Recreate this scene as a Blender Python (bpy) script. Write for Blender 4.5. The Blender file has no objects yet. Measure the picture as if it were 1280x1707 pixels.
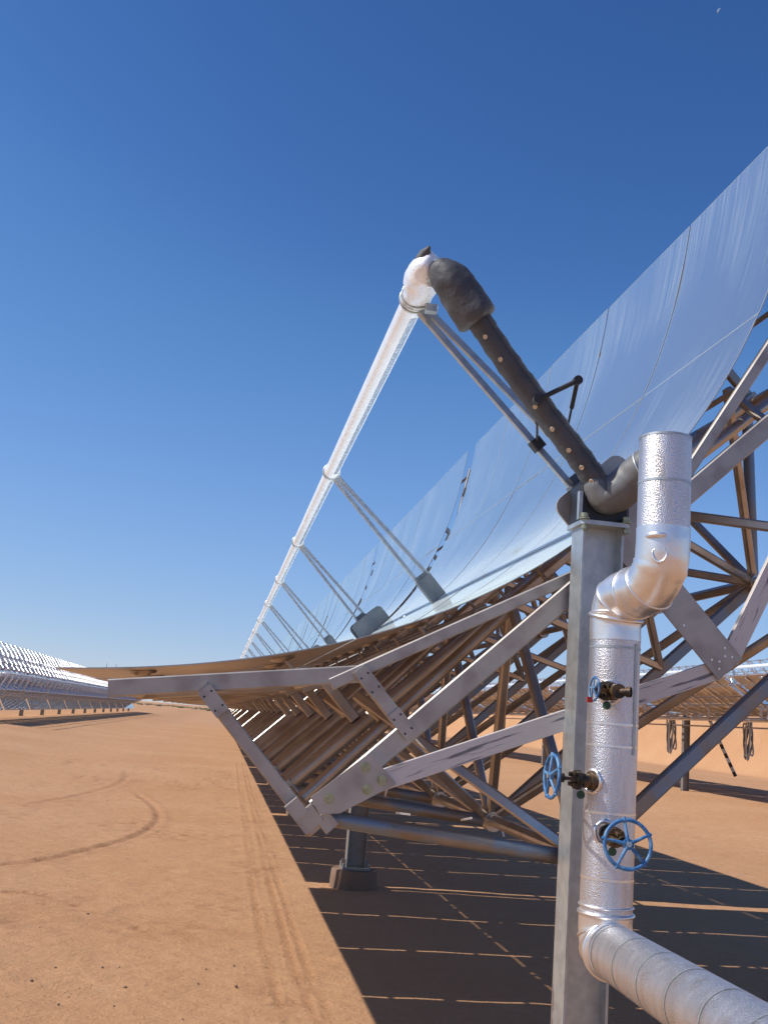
import bpy, bmesh, math, random
import numpy as np
from mathutils import Vector, Matrix
random.seed(7)
R = math.radians
scn = bpy.context.scene
col = scn.collection
# ------------------------------------------------------------------ camera
EYE = 1.96
F_PX, PITCH, YAW, ROLL = 1714.62, 0.1991557, 0.1409380, 0.0807213
cy_, sy_, cp_, sp_ = math.cos(YAW), math.sin(YAW), math.cos(PITCH), math.sin(PITCH)
fwd = Vector((sy_*cp_, cy_*cp_, sp_)); rt = Vector((cy_, -sy_, 0)); up = rt.cross(fwd)
cr_, sr_ = math.cos(ROLL), math.sin(ROLL)
rt2 = rt*cr_ + up*sr_; up2 = up*cr_ - rt*sr_
cam_d = bpy.data.cameras.new('camera'); cam = bpy.data.objects.new('camera', cam_d); col.objects.link(cam)
m3 = Matrix((rt2, up2, -fwd)).transposed()
cam.matrix_world = Matrix.Translation((0, 0, EYE)) @ m3.to_4x4()
cam_d.sensor_fit = 'VERTICAL'; cam_d.sensor_height = 36.0; cam_d.sensor_width = 27.0
cam_d.lens = 36.0*F_PX/1707.0
cam_d.clip_start = 0.05; cam_d.clip_end = 20000
scn.camera = cam
# ------------------------------------------------------------------ light
TH = R(43.644)                      # tilt of the trough = angle of the sun from the zenith
SKY_TINT = (.86, 1.0, 1.32, 1)
w = bpy.data.worlds.new('World'); scn.world = w; w.use_nodes = True
nt = w.node_tree; nt.nodes.clear()
sky = nt.nodes.new('ShaderNodeTexSky'); sky.sky_type = 'NISHITA'; sky.sun_disc = False
sky.sun_elevation = R(90)-TH; sky.sun_rotation = R(-90)
sky.altitude = 1200; sky.air_density = 1.15; sky.dust_density = 0.1; sky.ozone_density = 2.0
bg = nt.nodes.new('ShaderNodeBackground'); bg.inputs[1].default_value = 0.085
wo = nt.nodes.new('ShaderNodeOutputWorld')
SS = bg.inputs[1].default_value       # grade of the clear sky: deeper overhead, brighter low down
t1 = nt.nodes.new('ShaderNodeVectorMath'); t1.operation = 'MULTIPLY'; t1.inputs[1].default_value = [c*SS for c in SKY_TINT[:3]]
cv = nt.nodes.new('ShaderNodeRGBCurve'); mpx = cv.mapping; mpx.extend = 'EXTRAPOLATED'; mpx.use_clip = False
for ch, pts in enumerate((((0, 0), (.065, .037), (.087, .062), (.107, .098), (.209, .235), (.392, .410), (1, 1)), ((0, 0), (.130, .115), (.171, .172), (.209, .245), (.371, .425), (.558, .570), (1, 1)), ((0, 0), (.319, .345), (.413, .479), (.474, .575), (.665, .765), (.72, .79), (1, 1)))):
    c_ = mpx.curves[ch]
    for k, p in enumerate(pts):
        if k == 0: c_.points[0].location = p
        elif k == len(pts)-1: c_.points[-1].location = p
        else: c_.points.new(*p)
mpx.update()
t2 = nt.nodes.new('ShaderNodeVectorMath'); t2.operation = 'SCALE'; t2.inputs['Scale'].default_value = 1/SS
nt.links.new(sky.outputs[0], t1.inputs[0]); nt.links.new(t1.outputs[0], cv.inputs['Color']); mn = nt.nodes.new('ShaderNodeVectorMath'); mn.operation = 'MINIMUM'; mn.inputs[1].default_value = (.80, .82, .86)
nt.links.new(cv.outputs[0], mn.inputs[0]); nt.links.new(mn.outputs[0], t2.inputs[0]); nt.links.new(t2.outputs[0], bg.inputs[0])
nt.links.new(bg.outputs[0], wo.inputs[0])
sd = bpy.data.lights.new('sun', 'SUN'); sd.energy = 5.0; sd.angle = R(0.53); sd.color = (1.0, 0.955, 0.89)
sun = bpy.data.objects.new('sun', sd); col.objects.link(sun); sun.rotation_euler = (0, -TH, 0); sun.location = (-20, 0, 25)
scn.view_settings.view_transform = 'Standard'; scn.view_settings.look = 'None'
scn.view_settings.exposure = 0.0; scn.view_settings.gamma = 1.0
cy = scn.cycles
cy.use_denoising = True
cy.max_bounces = 8; cy.glossy_bounces = 5; cy.diffuse_bounces = 4
cy.sample_clamp_indirect = 6.0; cy.blur_glossy = 1.0

# ------------------------------------------------------------------ materials
def mat(name, base=(.5, .5, .5), rough=.5, metal=0., scale=6., var=.15, bump=0., bscale=60., stretch=None,
        stain=None, stain_amt=0., stain_scale=3., spec=.5, ramp=(.45, .62), rvar=.12, bdist=.004, vor=False):
    m = bpy.data.materials.new(name); m.use_nodes = True; t = m.node_tree; n = t.nodes; l = t.links
    p = n['Principled BSDF']; p.inputs['Metallic'].default_value = metal
    p.inputs['Specular IOR Level'].default_value = spec
    tc = n.new('ShaderNodeTexCoord'); src = tc.outputs['Object']
    if stretch:
        mp = n.new('ShaderNodeMapping'); mp.inputs['Scale'].default_value = stretch; l.new(src, mp.inputs[0]); src2 = mp.outputs[0]
    else: src2 = src
    nz = n.new('ShaderNodeTexNoise'); nz.inputs['Scale'].default_value = scale; nz.inputs['Detail'].default_value = 6; nz.inputs['Roughness'].default_value = .62
    l.new(src2, nz.inputs['Vector'])
    mr = n.new('ShaderNodeMapRange'); mr.inputs[1].default_value = .25; mr.inputs[2].default_value = .75
    mr.inputs[3].default_value = 1-var; mr.inputs[4].default_value = 1+var; l.new(nz.outputs[0], mr.inputs[0])
    mx = n.new('ShaderNodeVectorMath'); mx.operation = 'SCALE'; mx.inputs[0].default_value = base; l.new(mr.outputs[0], mx.inputs['Scale'])
    out = mx.outputs[0]
    if stain:
        n2 = n.new('ShaderNodeTexNoise'); n2.inputs['Scale'].default_value = stain_scale; n2.inputs['Detail'].default_value = 8
        l.new(src2, n2.inputs['Vector'])
        r2 = n.new('ShaderNodeMapRange'); r2.inputs[1].default_value = ramp[0]; r2.inputs[2].default_value = ramp[1]
        r2.inputs[3].default_value = 0; r2.inputs[4].default_value = stain_amt; l.new(n2.outputs[0], r2.inputs[0])
        mm = n.new('ShaderNodeMix'); mm.data_type = 'RGBA'; l.new(r2.outputs[0], mm.inputs[0]); l.new(out, mm.inputs[6])
        mm.inputs[7].default_value = (*stain, 1); out = mm.outputs[2]
    l.new(out, p.inputs['Base Color'])
    rr = n.new('ShaderNodeMapRange'); rr.inputs[3].default_value = max(.02, rough-rvar); rr.inputs[4].default_value = min(1, rough+rvar)
    l.new(nz.outputs[0], rr.inputs[0]); l.new(rr.outputs[0], p.inputs['Roughness'])
    if bump:
        if vor:
            b = n.new('ShaderNodeTexVoronoi'); b.inputs['Scale'].default_value = bscale; bo = b.outputs['Distance']
        else:
            b = n.new('ShaderNodeTexNoise'); b.inputs['Scale'].default_value = bscale; b.inputs['Detail'].default_value = 5; bo = b.outputs[0]
        l.new(src, b.inputs['Vector'])
        bp = n.new('ShaderNodeBump'); bp.inputs['Strength'].default_value = bump; bp.inputs['Distance'].default_value = bdist
        l.new(bo, bp.inputs['Height']); l.new(bp.outputs[0], p.inputs['Normal'])
    return m

M = {}
M['alum'] = mat('aluminium', (.50, .455, .415), .36, .85, 9, .16, .12, 90, stain=(.34, .27, .21), stain_amt=.7, stain_scale=4.5)
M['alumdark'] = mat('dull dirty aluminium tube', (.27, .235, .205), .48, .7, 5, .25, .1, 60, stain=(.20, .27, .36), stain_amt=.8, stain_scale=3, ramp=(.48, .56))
M['edge'] = mat('ground glass edge', (.42, .47, .48), .4, 0, 5, .05)
M['alumflat'] = mat('aluminium plate', (.46, .425, .385), .5, .6, 14, .12, .1, 120, stain=(.27, .23, .21), stain_amt=.6, stain_scale=7)
M['pale'] = mat('scuffed pale strut', (.62, .575, .55), .55, .3, 9, .08, .1, 90, stretch=(2.2, 1, 34), stain=(.13, .13, .15), stain_amt=.9, stain_scale=1.4, ramp=(.56, .62))
M['bright'] = mat('bright bare aluminium', (.72, .71, .72), .34, .95, 6, .25, rvar=.15)
M['galv'] = mat('galvanised steel', (.43, .46, .47), .45, .75, 22, .14, .08, 70, stain=(.55, .58, .58), stain_amt=.6, stain_scale=14)
M['galvblue'] = mat('painted galvanised bracket', (.12, .145, .17), .6, .1, 12, .15, .06, 80, stain=(.20, .21, .21), stain_amt=.5, stain_scale=9)
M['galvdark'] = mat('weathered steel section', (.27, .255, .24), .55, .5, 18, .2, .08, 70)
M['foil'] = mat('embossed aluminium jacket', (.70, .70, .72), .38, .93, 5, .10, .36, 190, rvar=.06, bdist=.006, vor=True, stain=(.50, .42, .36), stain_amt=.6, stain_scale=2.0, ramp=(.52, .68), stretch=(5, 5, .9))
M['jacket'] = mat('smooth aluminium jacket', (.82, .80, .79), .34, .9, 4, .06, .3, 9, rvar=.07, bdist=.02)
M['receiver'] = mat('receiver shield', (.95, .95, .95), .25, .22, 8, .05, .5, 70, rvar=.1, bdist=.006)
M['perf'] = mat('perforated strip', (.62, .64, .66), .3, 1., 30, .3, .8, 150, rvar=.1, bdist=.006, vor=True)
M['hose'] = mat('grey silicone cloth', (.060, .062, .070), .62, 0, 12, .2, .5, 25, bdist=.012, stain=(.095, .095, .097), stain_amt=.5, stain_scale=6)
M['hubgrey'] = mat('grey painted pipe wrap', (.14, .14, .14), .45, .1, 8, .12, .3, 14, bdist=.01)
M['black'] = mat('black bearing block', (.012, .012, .014), .45, 0, 10, .3)
M['iron'] = mat('dark cast iron', (.035, .028, .022), .5, .5, 20, .4, .4, 60, stain=(.22, .13, .06), stain_amt=.7, stain_scale=14)
M['brass'] = mat('brass snap', (.62, .52, .40), .4, .5, 30, .15)
M['zinc'] = mat('zinc bolt', (.36, .36, .24), .4, .8, 40, .3)
M['blue'] = mat('blue enamel', (.03, .13, .31), .5, 0, 30, .3, .3, 90, stain=(.14, .30, .48), stain_amt=.7, stain_scale=26)
M['red'] = mat('red tag', (.5, .03, .02), .5)
M['green'] = mat('dark green disc', (.02, .06, .03), .5)
M['back'] = mat('mirror backing', (.50, .44, .38), .34, .25, 5, .06, stain=(.40, .33, .26), stain_amt=.4, stain_scale=3)
M['concrete'] = mat('concrete', (.20, .128, .085), .9, 0, 9, .15, .5, 40, stain=(.24, .135, .08), stain_amt=.6, stain_scale=4)
M['clip'] = mat('dark rubber clip', (.03, .03, .035), .7)
M['scrub'] = mat('dry scrub', (.17, .15, .08), .95, 0, .4, .4)
M['moon'] = mat('moon with painted sky haze', (.16, .22, .32), 1., 0, 2, .1)  # bluish and dim: the sky glow in front is put into the colour
M['stone'] = mat('pebble', (.20, .12, .08), .9, 0, 20, .4)
M['wrap'] = mat('white film', (.78, .80, .82), .35, .3, 3, .15, .5, 6, bdist=.05)
M['banded'] = mat('striped sleeve', (.6, .6, .58), .5, .2, 3, .1)

def mirror_material():
    m = bpy.data.materials.new('dusty mirror glass with painted sheen'); m.use_nodes = True; t = m.node_tree; n = t.nodes; l = t.links
    n.clear(); out = n.new('ShaderNodeOutputMaterial')
    g = n.new('ShaderNodeBsdfGlossy'); g.inputs['Color'].default_value = (.90, .95, .93, 1); g.inputs['Roughness'].default_value = .045
    d = n.new('ShaderNodeBsdfDiffuse'); d.inputs['Color'].default_value = (.60, .66, .66, 1)
    tc = n.new('ShaderNodeTexCoord')
    mp = n.new('ShaderNodeMapping'); mp.inputs['Scale'].default_value = (.55, 22, .55); mp.inputs['Rotation'].default_value = (0, 0, .06); l.new(tc.outputs['Object'], mp.inputs[0])
    a = n.new('ShaderNodeTexNoise'); a.inputs['Scale'].default_value = 1.6; a.inputs['Detail'].default_value = 9; a.inputs['Roughness'].default_value = .7
    oi = n.new('ShaderNodeObjectInfo')
    vm = n.new('ShaderNodeVectorMath'); vm.operation = 'ADD'; l.new(mp.outputs[0], vm.inputs[0]); l.new(oi.outputs['Location'], vm.inputs[1])
    l.new(vm.outputs[0], a.inputs['Vector'])
    b = n.new('ShaderNodeTexNoise'); b.inputs['Scale'].default_value = .8; b.inputs['Detail'].default_value = 4
    vm2 = n.new('ShaderNodeVectorMath'); vm2.operation = 'ADD'; l.new(tc.outputs['Object'], vm2.inputs[0]); l.new(oi.outputs['Location'], vm2.inputs[1])
    l.new(vm2.outputs[0], b.inputs['Vector'])
    ra = n.new('ShaderNodeMapRange'); ra.inputs[1].default_value = .42; ra.inputs[2].default_value = .8; ra.inputs[3].default_value = .0; ra.inputs[4].default_value = .27; l.new(a.outputs[0], ra.inputs[0])
    rb = n.new('ShaderNodeMapRange'); rb.inputs[1].default_value = .46; rb.inputs[2].default_value = .66; rb.inputs[3].default_value = .10; rb.inputs[4].default_value = 1.1; l.new(b.outputs[0], rb.inputs[0])
    mu = n.new('ShaderNodeMath'); mu.operation = 'MULTIPLY'; l.new(ra.outputs[0], mu.inputs[0]); l.new(rb.outputs[0], mu.inputs[1])
    ad = n.new('ShaderNodeMath'); ad.operation = 'ADD'; ad.inputs[1].default_value = .11; l.new(mu.outputs[0], ad.inputs[0])
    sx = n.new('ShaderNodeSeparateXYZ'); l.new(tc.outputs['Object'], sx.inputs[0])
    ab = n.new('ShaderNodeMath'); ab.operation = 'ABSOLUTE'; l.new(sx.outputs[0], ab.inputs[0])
    rd = n.new('ShaderNodeMapRange'); rd.interpolation_type = 'SMOOTHSTEP'; rd.inputs[1].default_value = 0; rd.inputs[2].default_value = 1.1; rd.inputs[3].default_value = .26; rd.inputs[4].default_value = 0; l.new(ab.outputs[0], rd.inputs[0])  # whiter towards the vertex: bright grazing reflection painted into the mix
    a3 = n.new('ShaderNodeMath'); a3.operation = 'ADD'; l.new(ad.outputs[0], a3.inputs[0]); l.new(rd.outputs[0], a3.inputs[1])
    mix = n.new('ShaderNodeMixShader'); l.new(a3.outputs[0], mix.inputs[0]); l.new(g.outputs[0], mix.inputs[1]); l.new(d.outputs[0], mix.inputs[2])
    l.new(mix.outputs[0], out.inputs[0]); return m
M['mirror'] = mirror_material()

def ground_material():
    m = bpy.data.materials.new('red desert sand'); m.use_nodes = True; t = m.node_tree; n = t.nodes; l = t.links
    p = n['Principled BSDF']; p.inputs['Roughness'].default_value = .95; p.inputs['Specular IOR Level'].default_value = .15
    tc = n.new('ShaderNodeTexCoord')
    def noise(sc, det=6, stretch=None, ro=.6):
        z = n.new('ShaderNodeTexNoise'); z.inputs['Scale'].default_value = sc; z.inputs['Detail'].default_value = det; z.inputs['Roughness'].default_value = ro
        if stretch:
            mp = n.new('ShaderNodeMapping'); mp.inputs['Scale'].default_value = stretch; l.new(tc.outputs['Object'], mp.inputs[0]); l.new(mp.outputs[0], z.inputs['Vector'])
        else: l.new(tc.outputs['Object'], z.inputs['Vector'])
        return z.outputs[0]
    def rng(src, a, b, c, d):
        r = n.new('ShaderNodeMapRange'); r.inputs[1].default_value = a; r.inputs[2].default_value = b; r.inputs[3].default_value = c; r.inputs[4].default_value = d; l.new(src, r.inputs[0]); return r.outputs[0]
    def mixc(f, a, b):
        x = n.new('ShaderNodeMix'); x.data_type = 'RGBA'
        l.new(f, x.inputs[0])
        for k, v in ((6, a), (7, b)):
            if isinstance(v, tuple): x.inputs[k].default_value = (*v, 1)
            else: l.new(v, x.inputs[k])
        return x.outputs[2]
    big = rng(noise(.22, 5), .35, .65, 0, 1)
    c = mixc(big, (.485, .265, .132), (.535, .312, .168))
    fine = rng(noise(9, 8, ro=.75), .3, .75, 0, 1)
    c = mixc(rng(fine, 0, 1, 0, .42), c, (.36, .17, .08))
    grit = rng(noise(55, 5, ro=.85), .56, .72, 0, .6)
    c = mixc(grit, c, (.34, .17, .09))
    dash = rng(noise(3.2, 8, (1.0, 1.9, 1), .78), .62, .70, 0, .62)
    c = mixc(dash, c, (.30, .145, .08))
    light = rng(noise(2.4, 6), .58, .75, 0, .35)
    c = mixc(light, c, (.58, .37, .22))
    streak = rng(noise(1.0, 7, (1.1, 2.6, 1), .7), .60, .72, 0, .5)
    c = mixc(streak, c, (.40, .20, .12))
    at = n.new('ShaderNodeAttribute'); at.attribute_name = 'mark'
    mk = n.new('ShaderNodeMath'); mk.operation = 'MULTIPLY'; l.new(at.outputs['Fac'], mk.inputs[0]); l.new(rng(noise(22, 6), .3, .6, .45, 1), mk.inputs[1])
    c = mixc(mk.outputs[0], c, (.27, .12, .065))
    l.new(c, p.inputs['Base Color'])
    b1 = n.new('ShaderNodeBump'); b1.inputs['Strength'].default_value = .85; b1.inputs['Distance'].default_value = .02; l.new(noise(28, 8, ro=.7), b1.inputs['Height'])
    b2 = n.new('ShaderNodeBump'); b2.inputs['Strength'].default_value = .5; b2.inputs['Distance'].default_value = .12; l.new(noise(2.2, 6, (1, 1.8, 1)), b2.inputs['Height']); l.new(b1.outputs[0], b2.inputs['Normal'])
    l.new(b2.outputs[0], p.inputs['Normal'])
    return m
M['ground'] = ground_material()

# ------------------------------------------------------------------ helpers
class MB:
    def __init__(s): s.v = []; s.f = []; s.m = []; s.sm = []
    def add(s, vs, fs, mi=0, sm=False):
        o = len(s.v); s.v += [tuple(v) for v in vs]; s.f += [tuple(i+o for i in f) for f in fs]; s.m += [mi]*len(fs); s.sm += [sm]*len(fs); return s
    def beam(s, a, b, w, h=None, upv=(0, 1, 0), ch=.12, mi=0, off=0.):
        """chamfered bar from a to b: w measured across (perpendicular to upv), h along upv"""
        h = h or w; a = Vector(a); b = Vector(b); d = (b-a).normalized(); u = Vector(upv)
        if abs(d.dot(u)) > .98: u = Vector((1, 0, 0))
        sdv = d.cross(u).normalized(); u = sdv.cross(d).normalized(); c = min(w, h)*ch
        x, y = w/2, h/2
        pr = [(x-c, y), (x, y-c), (x, -y+c), (x-c, -y), (-x+c, -y), (-x, -y+c), (-x, y-c), (-x+c, y)]
        vs = [a+sdv*p+u*q for p, q in pr]+[b+sdv*p+u*q for p, q in pr]
        fs = [(i, (i+1) % 8, 8+(i+1) % 8, 8+i) for i in range(8)]+[tuple(range(7, -1, -1)), tuple(range(8, 16))]
        return s.add(vs, fs, mi)
    def box(s, lo, hi, mi=0, ch=.0):
        (x0, y0, z0), (x1, y1, z1) = lo, hi
        return s.beam(((x0+x1)/2, (y0+y1)/2, z0), ((x0+x1)/2, (y0+y1)/2, z1), x1-x0, y1-y0, (0, 1, 0), ch or .06, mi)
    def tube(s, path, r, n=16, caps=True, mi=0, sm=True):
        P = [Vector(tuple(p)) for p in path]; rs = r if isinstance(r, (list, tuple)) else [r]*len(P)
        d0 = (P[1]-P[0]).normalized(); u = Vector((0, 0, 1)) if abs(d0.z) < .9 else Vector((1, 0, 0))
        a = d0.cross(u).normalized(); vs = []
        for i, p in enumerate(P):
            d = ((P[min(i+1, len(P)-1)]-P[i]).normalized()+(P[i]-P[max(i-1, 0)]).normalized()).normalized() if 0 < i < len(P)-1 else (P[1]-P[0] if i == 0 else P[-1]-P[-2]).normalized()
            a = (a-d*a.dot(d)).normalized(); b = d.cross(a)
            for k in range(n):
                t = 2*math.pi*k/n; vs.append(p+(a*math.cos(t)+b*math.sin(t))*rs[i])
        fs = [(i*n+k, i*n+(k+1) % n, (i+1)*n+(k+1) % n, (i+1)*n+k) for i in range(len(P)-1) for k in range(n)]
        s.add(vs, fs, mi, sm)
        if caps:
            s.add(vs[:n], [tuple(range(n-1, -1, -1))], mi); s.add(vs[-n:], [tuple(range(n))], mi)
        return s
    def ring(s, c, axis, Rr, r, n=28, m=8, mi=0):
        c = Vector(c); ax = Vector(axis).normalized(); u = Vector((0, 0, 1)) if abs(ax.z) < .9 else Vector((1, 0, 0))
        a = ax.cross(u).normalized(); b = ax.cross(a); vs = []
        for i in range(n):
            t = 2*math.pi*i/n; e = a*math.cos(t)+b*math.sin(t)
            for k in range(m):
                q = 2*math.pi*k/m; vs.append(c+e*(Rr+r*math.cos(q))+ax*r*math.sin(q))
        fs = [(i*m+k, i*m+(k+1) % m, ((i+1) % n)*m+(k+1) % m, ((i+1) % n)*m+k) for i in range(n) for k in range(m)]
        return s.add(vs, fs, mi, True)
    def disc(s, c, axis, r, h, n=16, mi=0):
        c = Vector(c); ax = Vector(axis).normalized(); return s.tube([c-ax*h/2, c+ax*h/2], r, n, True, mi, True)
    def plate(s, poly, y0, y1, mi=0):
        """polygon in the (x,z) plane extruded from y0 to y1"""
        n = len(poly); vs = [(x, y0, z) for x, z in poly]+[(x, y1, z) for x, z in poly]
        return s.add(vs, [tuple(range(n)), tuple(range(2*n-1, n-1, -1))]+[(i, n+i, n+(i+1) % n, (i+1) % n) for i in range(n)], mi)
    def build(s, name, mats, parent=None, loc=None, fix=True):
        me = bpy.data.meshes.new(name); me.from_pydata(s.v, [], s.f)
        for k in (mats if isinstance(mats, (list, tuple)) else [mats]): me.materials.append(M[k])
        me.polygons.foreach_set('material_index', s.m); me.polygons.foreach_set('use_smooth', s.sm)
        if fix: bm = bmesh.new(); bm.from_mesh(me); bmesh.ops.recalc_face_normals(bm, faces=bm.faces); bm.to_mesh(me); bm.free()
        o = bpy.data.objects.new(name, me); col.objects.link(o)
        if parent: o.parent = parent
        if loc: o.location = loc
        return o
def crumple(mb, amp, seed, freq=14):
    from mathutils import noise
    out = []
    for v in mb.v:
        V_ = Vector(v); n_ = noise.noise_vector(V_*freq+Vector((seed, 0, 0))); n2_ = noise.noise_vector(V_*freq*2.3+Vector((seed, 5, 0))); out.append(tuple(V_+n_*amp+n2_*amp*.5))
    mb.v = out; return mb
def tag(o, label=None, cat=None, group=None, kind=None):
    if label: o['label'] = label
    if cat: o['category'] = cat
    if group: o['group'] = group
    if kind: o['kind'] = kind
    return o
def empty(name, loc, rot=(0, 0, 0)):
    o = bpy.data.objects.new(name, None); o.empty_display_size = .2; o.location = loc; o.rotation_euler = rot; col.objects.link(o); return o
def smooth(pts, n=8):
    P = [Vector(p) for p in pts]; P = [P[0]*2-P[1]]+P+[P[-1]*2-P[-2]]; out = []
    for i in range(1, len(P)-2):
        for k in range(n):
            t = k/n; p0, p1, p2, p3 = P[i-1:i+3]
            out.append(.5*((2*p1)+(p2-p0)*t+(2*p0-5*p1+4*p2-p3)*t*t+(3*p1-p0-3*p2+p3)*t**3))
    return out+[P[-2]]
def rrect(x0, x1, z0, z1, r, n=5):
    out = []
    for cx, cz, a in ((x1-r, z1-r, 0), (x0+r, z1-r, 90), (x0+r, z0+r, 180), (x1-r, z0+r, 270)):
        for k in range(n+1): t = R(a+90*k/n); out.append((cx+r*math.cos(t), cz+r*math.sin(t)))
    return out

FOC = 1.494; HALF = 2.51; NP = 5; PW = 1.554; MODL = NP*PW; PITCHM = 8.15
def para(s): return s*s/(4*FOC)

# ------------------------------------------------------------------ ground
def vnoise(x, y, seed):
    rs = np.random.RandomState(seed); T = rs.rand(256, 256)
    xi = np.floor(x).astype(int); yi = np.floor(y).astype(int); fx = x-xi; fy = y-yi
    fx = fx*fx*(3-2*fx); fy = fy*fy*(3-2*fy)
    g = lambda a, b: T[a % 256, b % 256]
    return (g(xi, yi)*(1-fx)+g(xi+1, yi)*fx)*(1-fy)+(g(xi, yi+1)*(1-fx)+g(xi+1, yi+1)*fx)*fy
def fbm(x, y, seed, o=4):
    a = 0; amp = .5
    for k in range(o): a = a+amp*(vnoise(x*2**k, y*2**k, seed+k)-.5); amp *= .5
    return a
def sstep(a, b, x): t = np.clip((x-a)/(b-a), 0, 1); return t*t*(3-2*t)
def base_h(x, y):
    h = .38*sstep(-3.5, -10.5, x)+.36*sstep(10, 15.5, x)
    b = sstep(33.2, 36.6, x+.5*vnoise(x*.2, y*.12, 5))*sstep(12, 20, y)*(1-sstep(260, 300, y))
    return h+b*4.3
def gh(x, y): return float(base_h(np.array([x*1.]), np.array([y*1.]))[0])
def axis(parts):
    out = []
    for a, b, st in parts: out += list(np.arange(a, b, st))
    return np.array(out)
def make_ground():
    xs = np.concatenate([-np.geomspace(4000, 30, 24), np.arange(-28, -8, 1.), np.arange(-8, -3.5, .12), np.arange(-3.5, 2.2, .035), np.arange(2.2, 8, .12), np.arange(8, 30, .6), np.arange(30, 44, .35), np.geomspace(45, 4000, 24)])
    ys = np.concatenate([[-300, -60, -20, -8, -2, 2], np.arange(4, 6.5, .2), np.arange(6.5, 13, .035), np.arange(13, 26, .09), np.arange(26, 60, .5), np.arange(60, 200, 3), np.geomspace(203, 4000, 26)])
    X, Y = np.meshgrid(xs, ys); Z = base_h(X, Y)
    near = 1-sstep(60, 120, np.hypot(X, Y))
    Z += near*(.030*fbm(X*.7, Y*.7, 11)+.014*fbm(X*4, Y*4, 21, 3)+.006*fbm(X*14, Y*14, 31, 2))
    onberm = sstep(33.5, 35, X)*(1-sstep(44, 60, X)); Z += onberm*.5*fbm(X*.8, Y*.5, 41)
    mark = np.zeros_like(X)
    def track(pts, width, depth, amt, cleats=0., fade=True):
        nonlocal Z, mark
        P = np.array([(p[0], p[1]) for p in smooth([(a, b, 0) for a, b in pts], 10)])
        d = np.full(X.shape, 9.); S = np.zeros_like(X); acc = 0
        for i in range(len(P)-1):
            a, b = P[i], P[i+1]; L = np.hypot(*(b-a))
            if L < 1e-6: continue
            t = np.clip(((X-a[0])*(b[0]-a[0])+(Y-a[1])*(b[1]-a[1]))/L/L, 0, 1)
            dd = np.hypot(X-a[0]-t*(b[0]-a[0]), Y-a[1]-t*(b[1]-a[1])); k = dd < d; d = np.where(k, dd, d); S = np.where(k, acc+t*L, S); acc += L
        g = np.exp(-(d/width)**2); e = np.clip(np.minimum(S, acc-S)/.6, 0, 1) if fade else 1
        g = g*e*(.7+.9*fbm(X*3, Y*3, 77, 3)+.15)
        prof = g*np.cos(d/width*2.6)
        Z -= depth*prof
        if cleats: Z += depth*.7*g*np.sin(S/cleats*6.28)
        mark += amt*g
    track([(-3.4, 11.6), (-2.26, 12.81), (-1.76, 13.71), (-1.29, 15.08), (-.92, 16.66), (-.81, 18.72), (-1.05, 21.1), (-1.58, 23.5)], .13, .022, .45, .11)
    track([(-2.6, 10.9), (-1.93, 11.13), (-1.59, 11.17), (-1.28, 10.93)], .085, .028, .8, .09)
    for x0, a in ((.60, .28), (.80, .42), (.90, .25)):
        track([(x0+.10, 6.4), (x0+.02, 8.2), (x0, 11), (x0+.01, 14), (x0+.05, 18), (x0+.12, 25), (x0+.3, 40)], .035, .016, a, 0.09)
    track([(-3.2, 19.5), (-2.6, 22), (-2.1, 26), (-2.4, 31)], .16, .014, .2, .12)
    rr = np.random.RandomState(4)
    for _ in range(70):                     # scuffed patches
        cx, cyy = rr.uniform(-4.5, .9), rr.uniform(7.2, 34); wx, wy = rr.uniform(.12, .6), rr.uniform(.12, .4)*(1+cyy/14)
        g = np.exp(-((X-cx)/wx)**2-((Y-cyy)/wy)**2); nn = np.clip(fbm(X*7, Y*7, rr.randint(99), 4)*3.2, 0, 1)
        mark += g*nn*.8; Z -= g*nn*.012
    g = np.exp(-((X+.35)/.75)**2-((Y-9.9)/.35)**2); nn = np.clip(.15+fbm(X*6, Y*6, 8, 4)*3, 0, 1); mark += g*nn*.8; Z -= g*nn*.02
    nx, ny = len(xs), len(ys)
    me = bpy.data.meshes.new('ground'); me.vertices.add(nx*ny)
    me.vertices.foreach_set('co', np.stack([X, Y, Z], -1).astype(np.float32).ravel())
    i = np.arange((ny-1)*(nx-1)); r_, c_ = i//(nx-1), i % (nx-1); a = r_*nx+c_
    q = np.stack([a, a+1, a+nx+1, a+nx], -1).astype(np.int32)
    me.loops.add(q.size); me.loops.foreach_set('vertex_index', q.ravel())
    me.polygons.add(len(q)); me.polygons.foreach_set('loop_start', np.arange(len(q), dtype=np.int32)*4)
    me.polygons.foreach_set('use_smooth', np.ones(len(q), bool))
    me.update(calc_edges=True)
    at = me.attributes.new('mark', 'FLOAT', 'POINT'); at.data.foreach_set('value', np.clip(mark, 0, 1).astype(np.float32).ravel())
    me.materials.append(M['ground']); o = bpy.data.objects.new('ground', me); col.objects.link(o)
    tag(o, 'flat orange red desert sand with tyre tracks and scuffs', 'ground', kind='structure')
make_ground()

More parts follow.
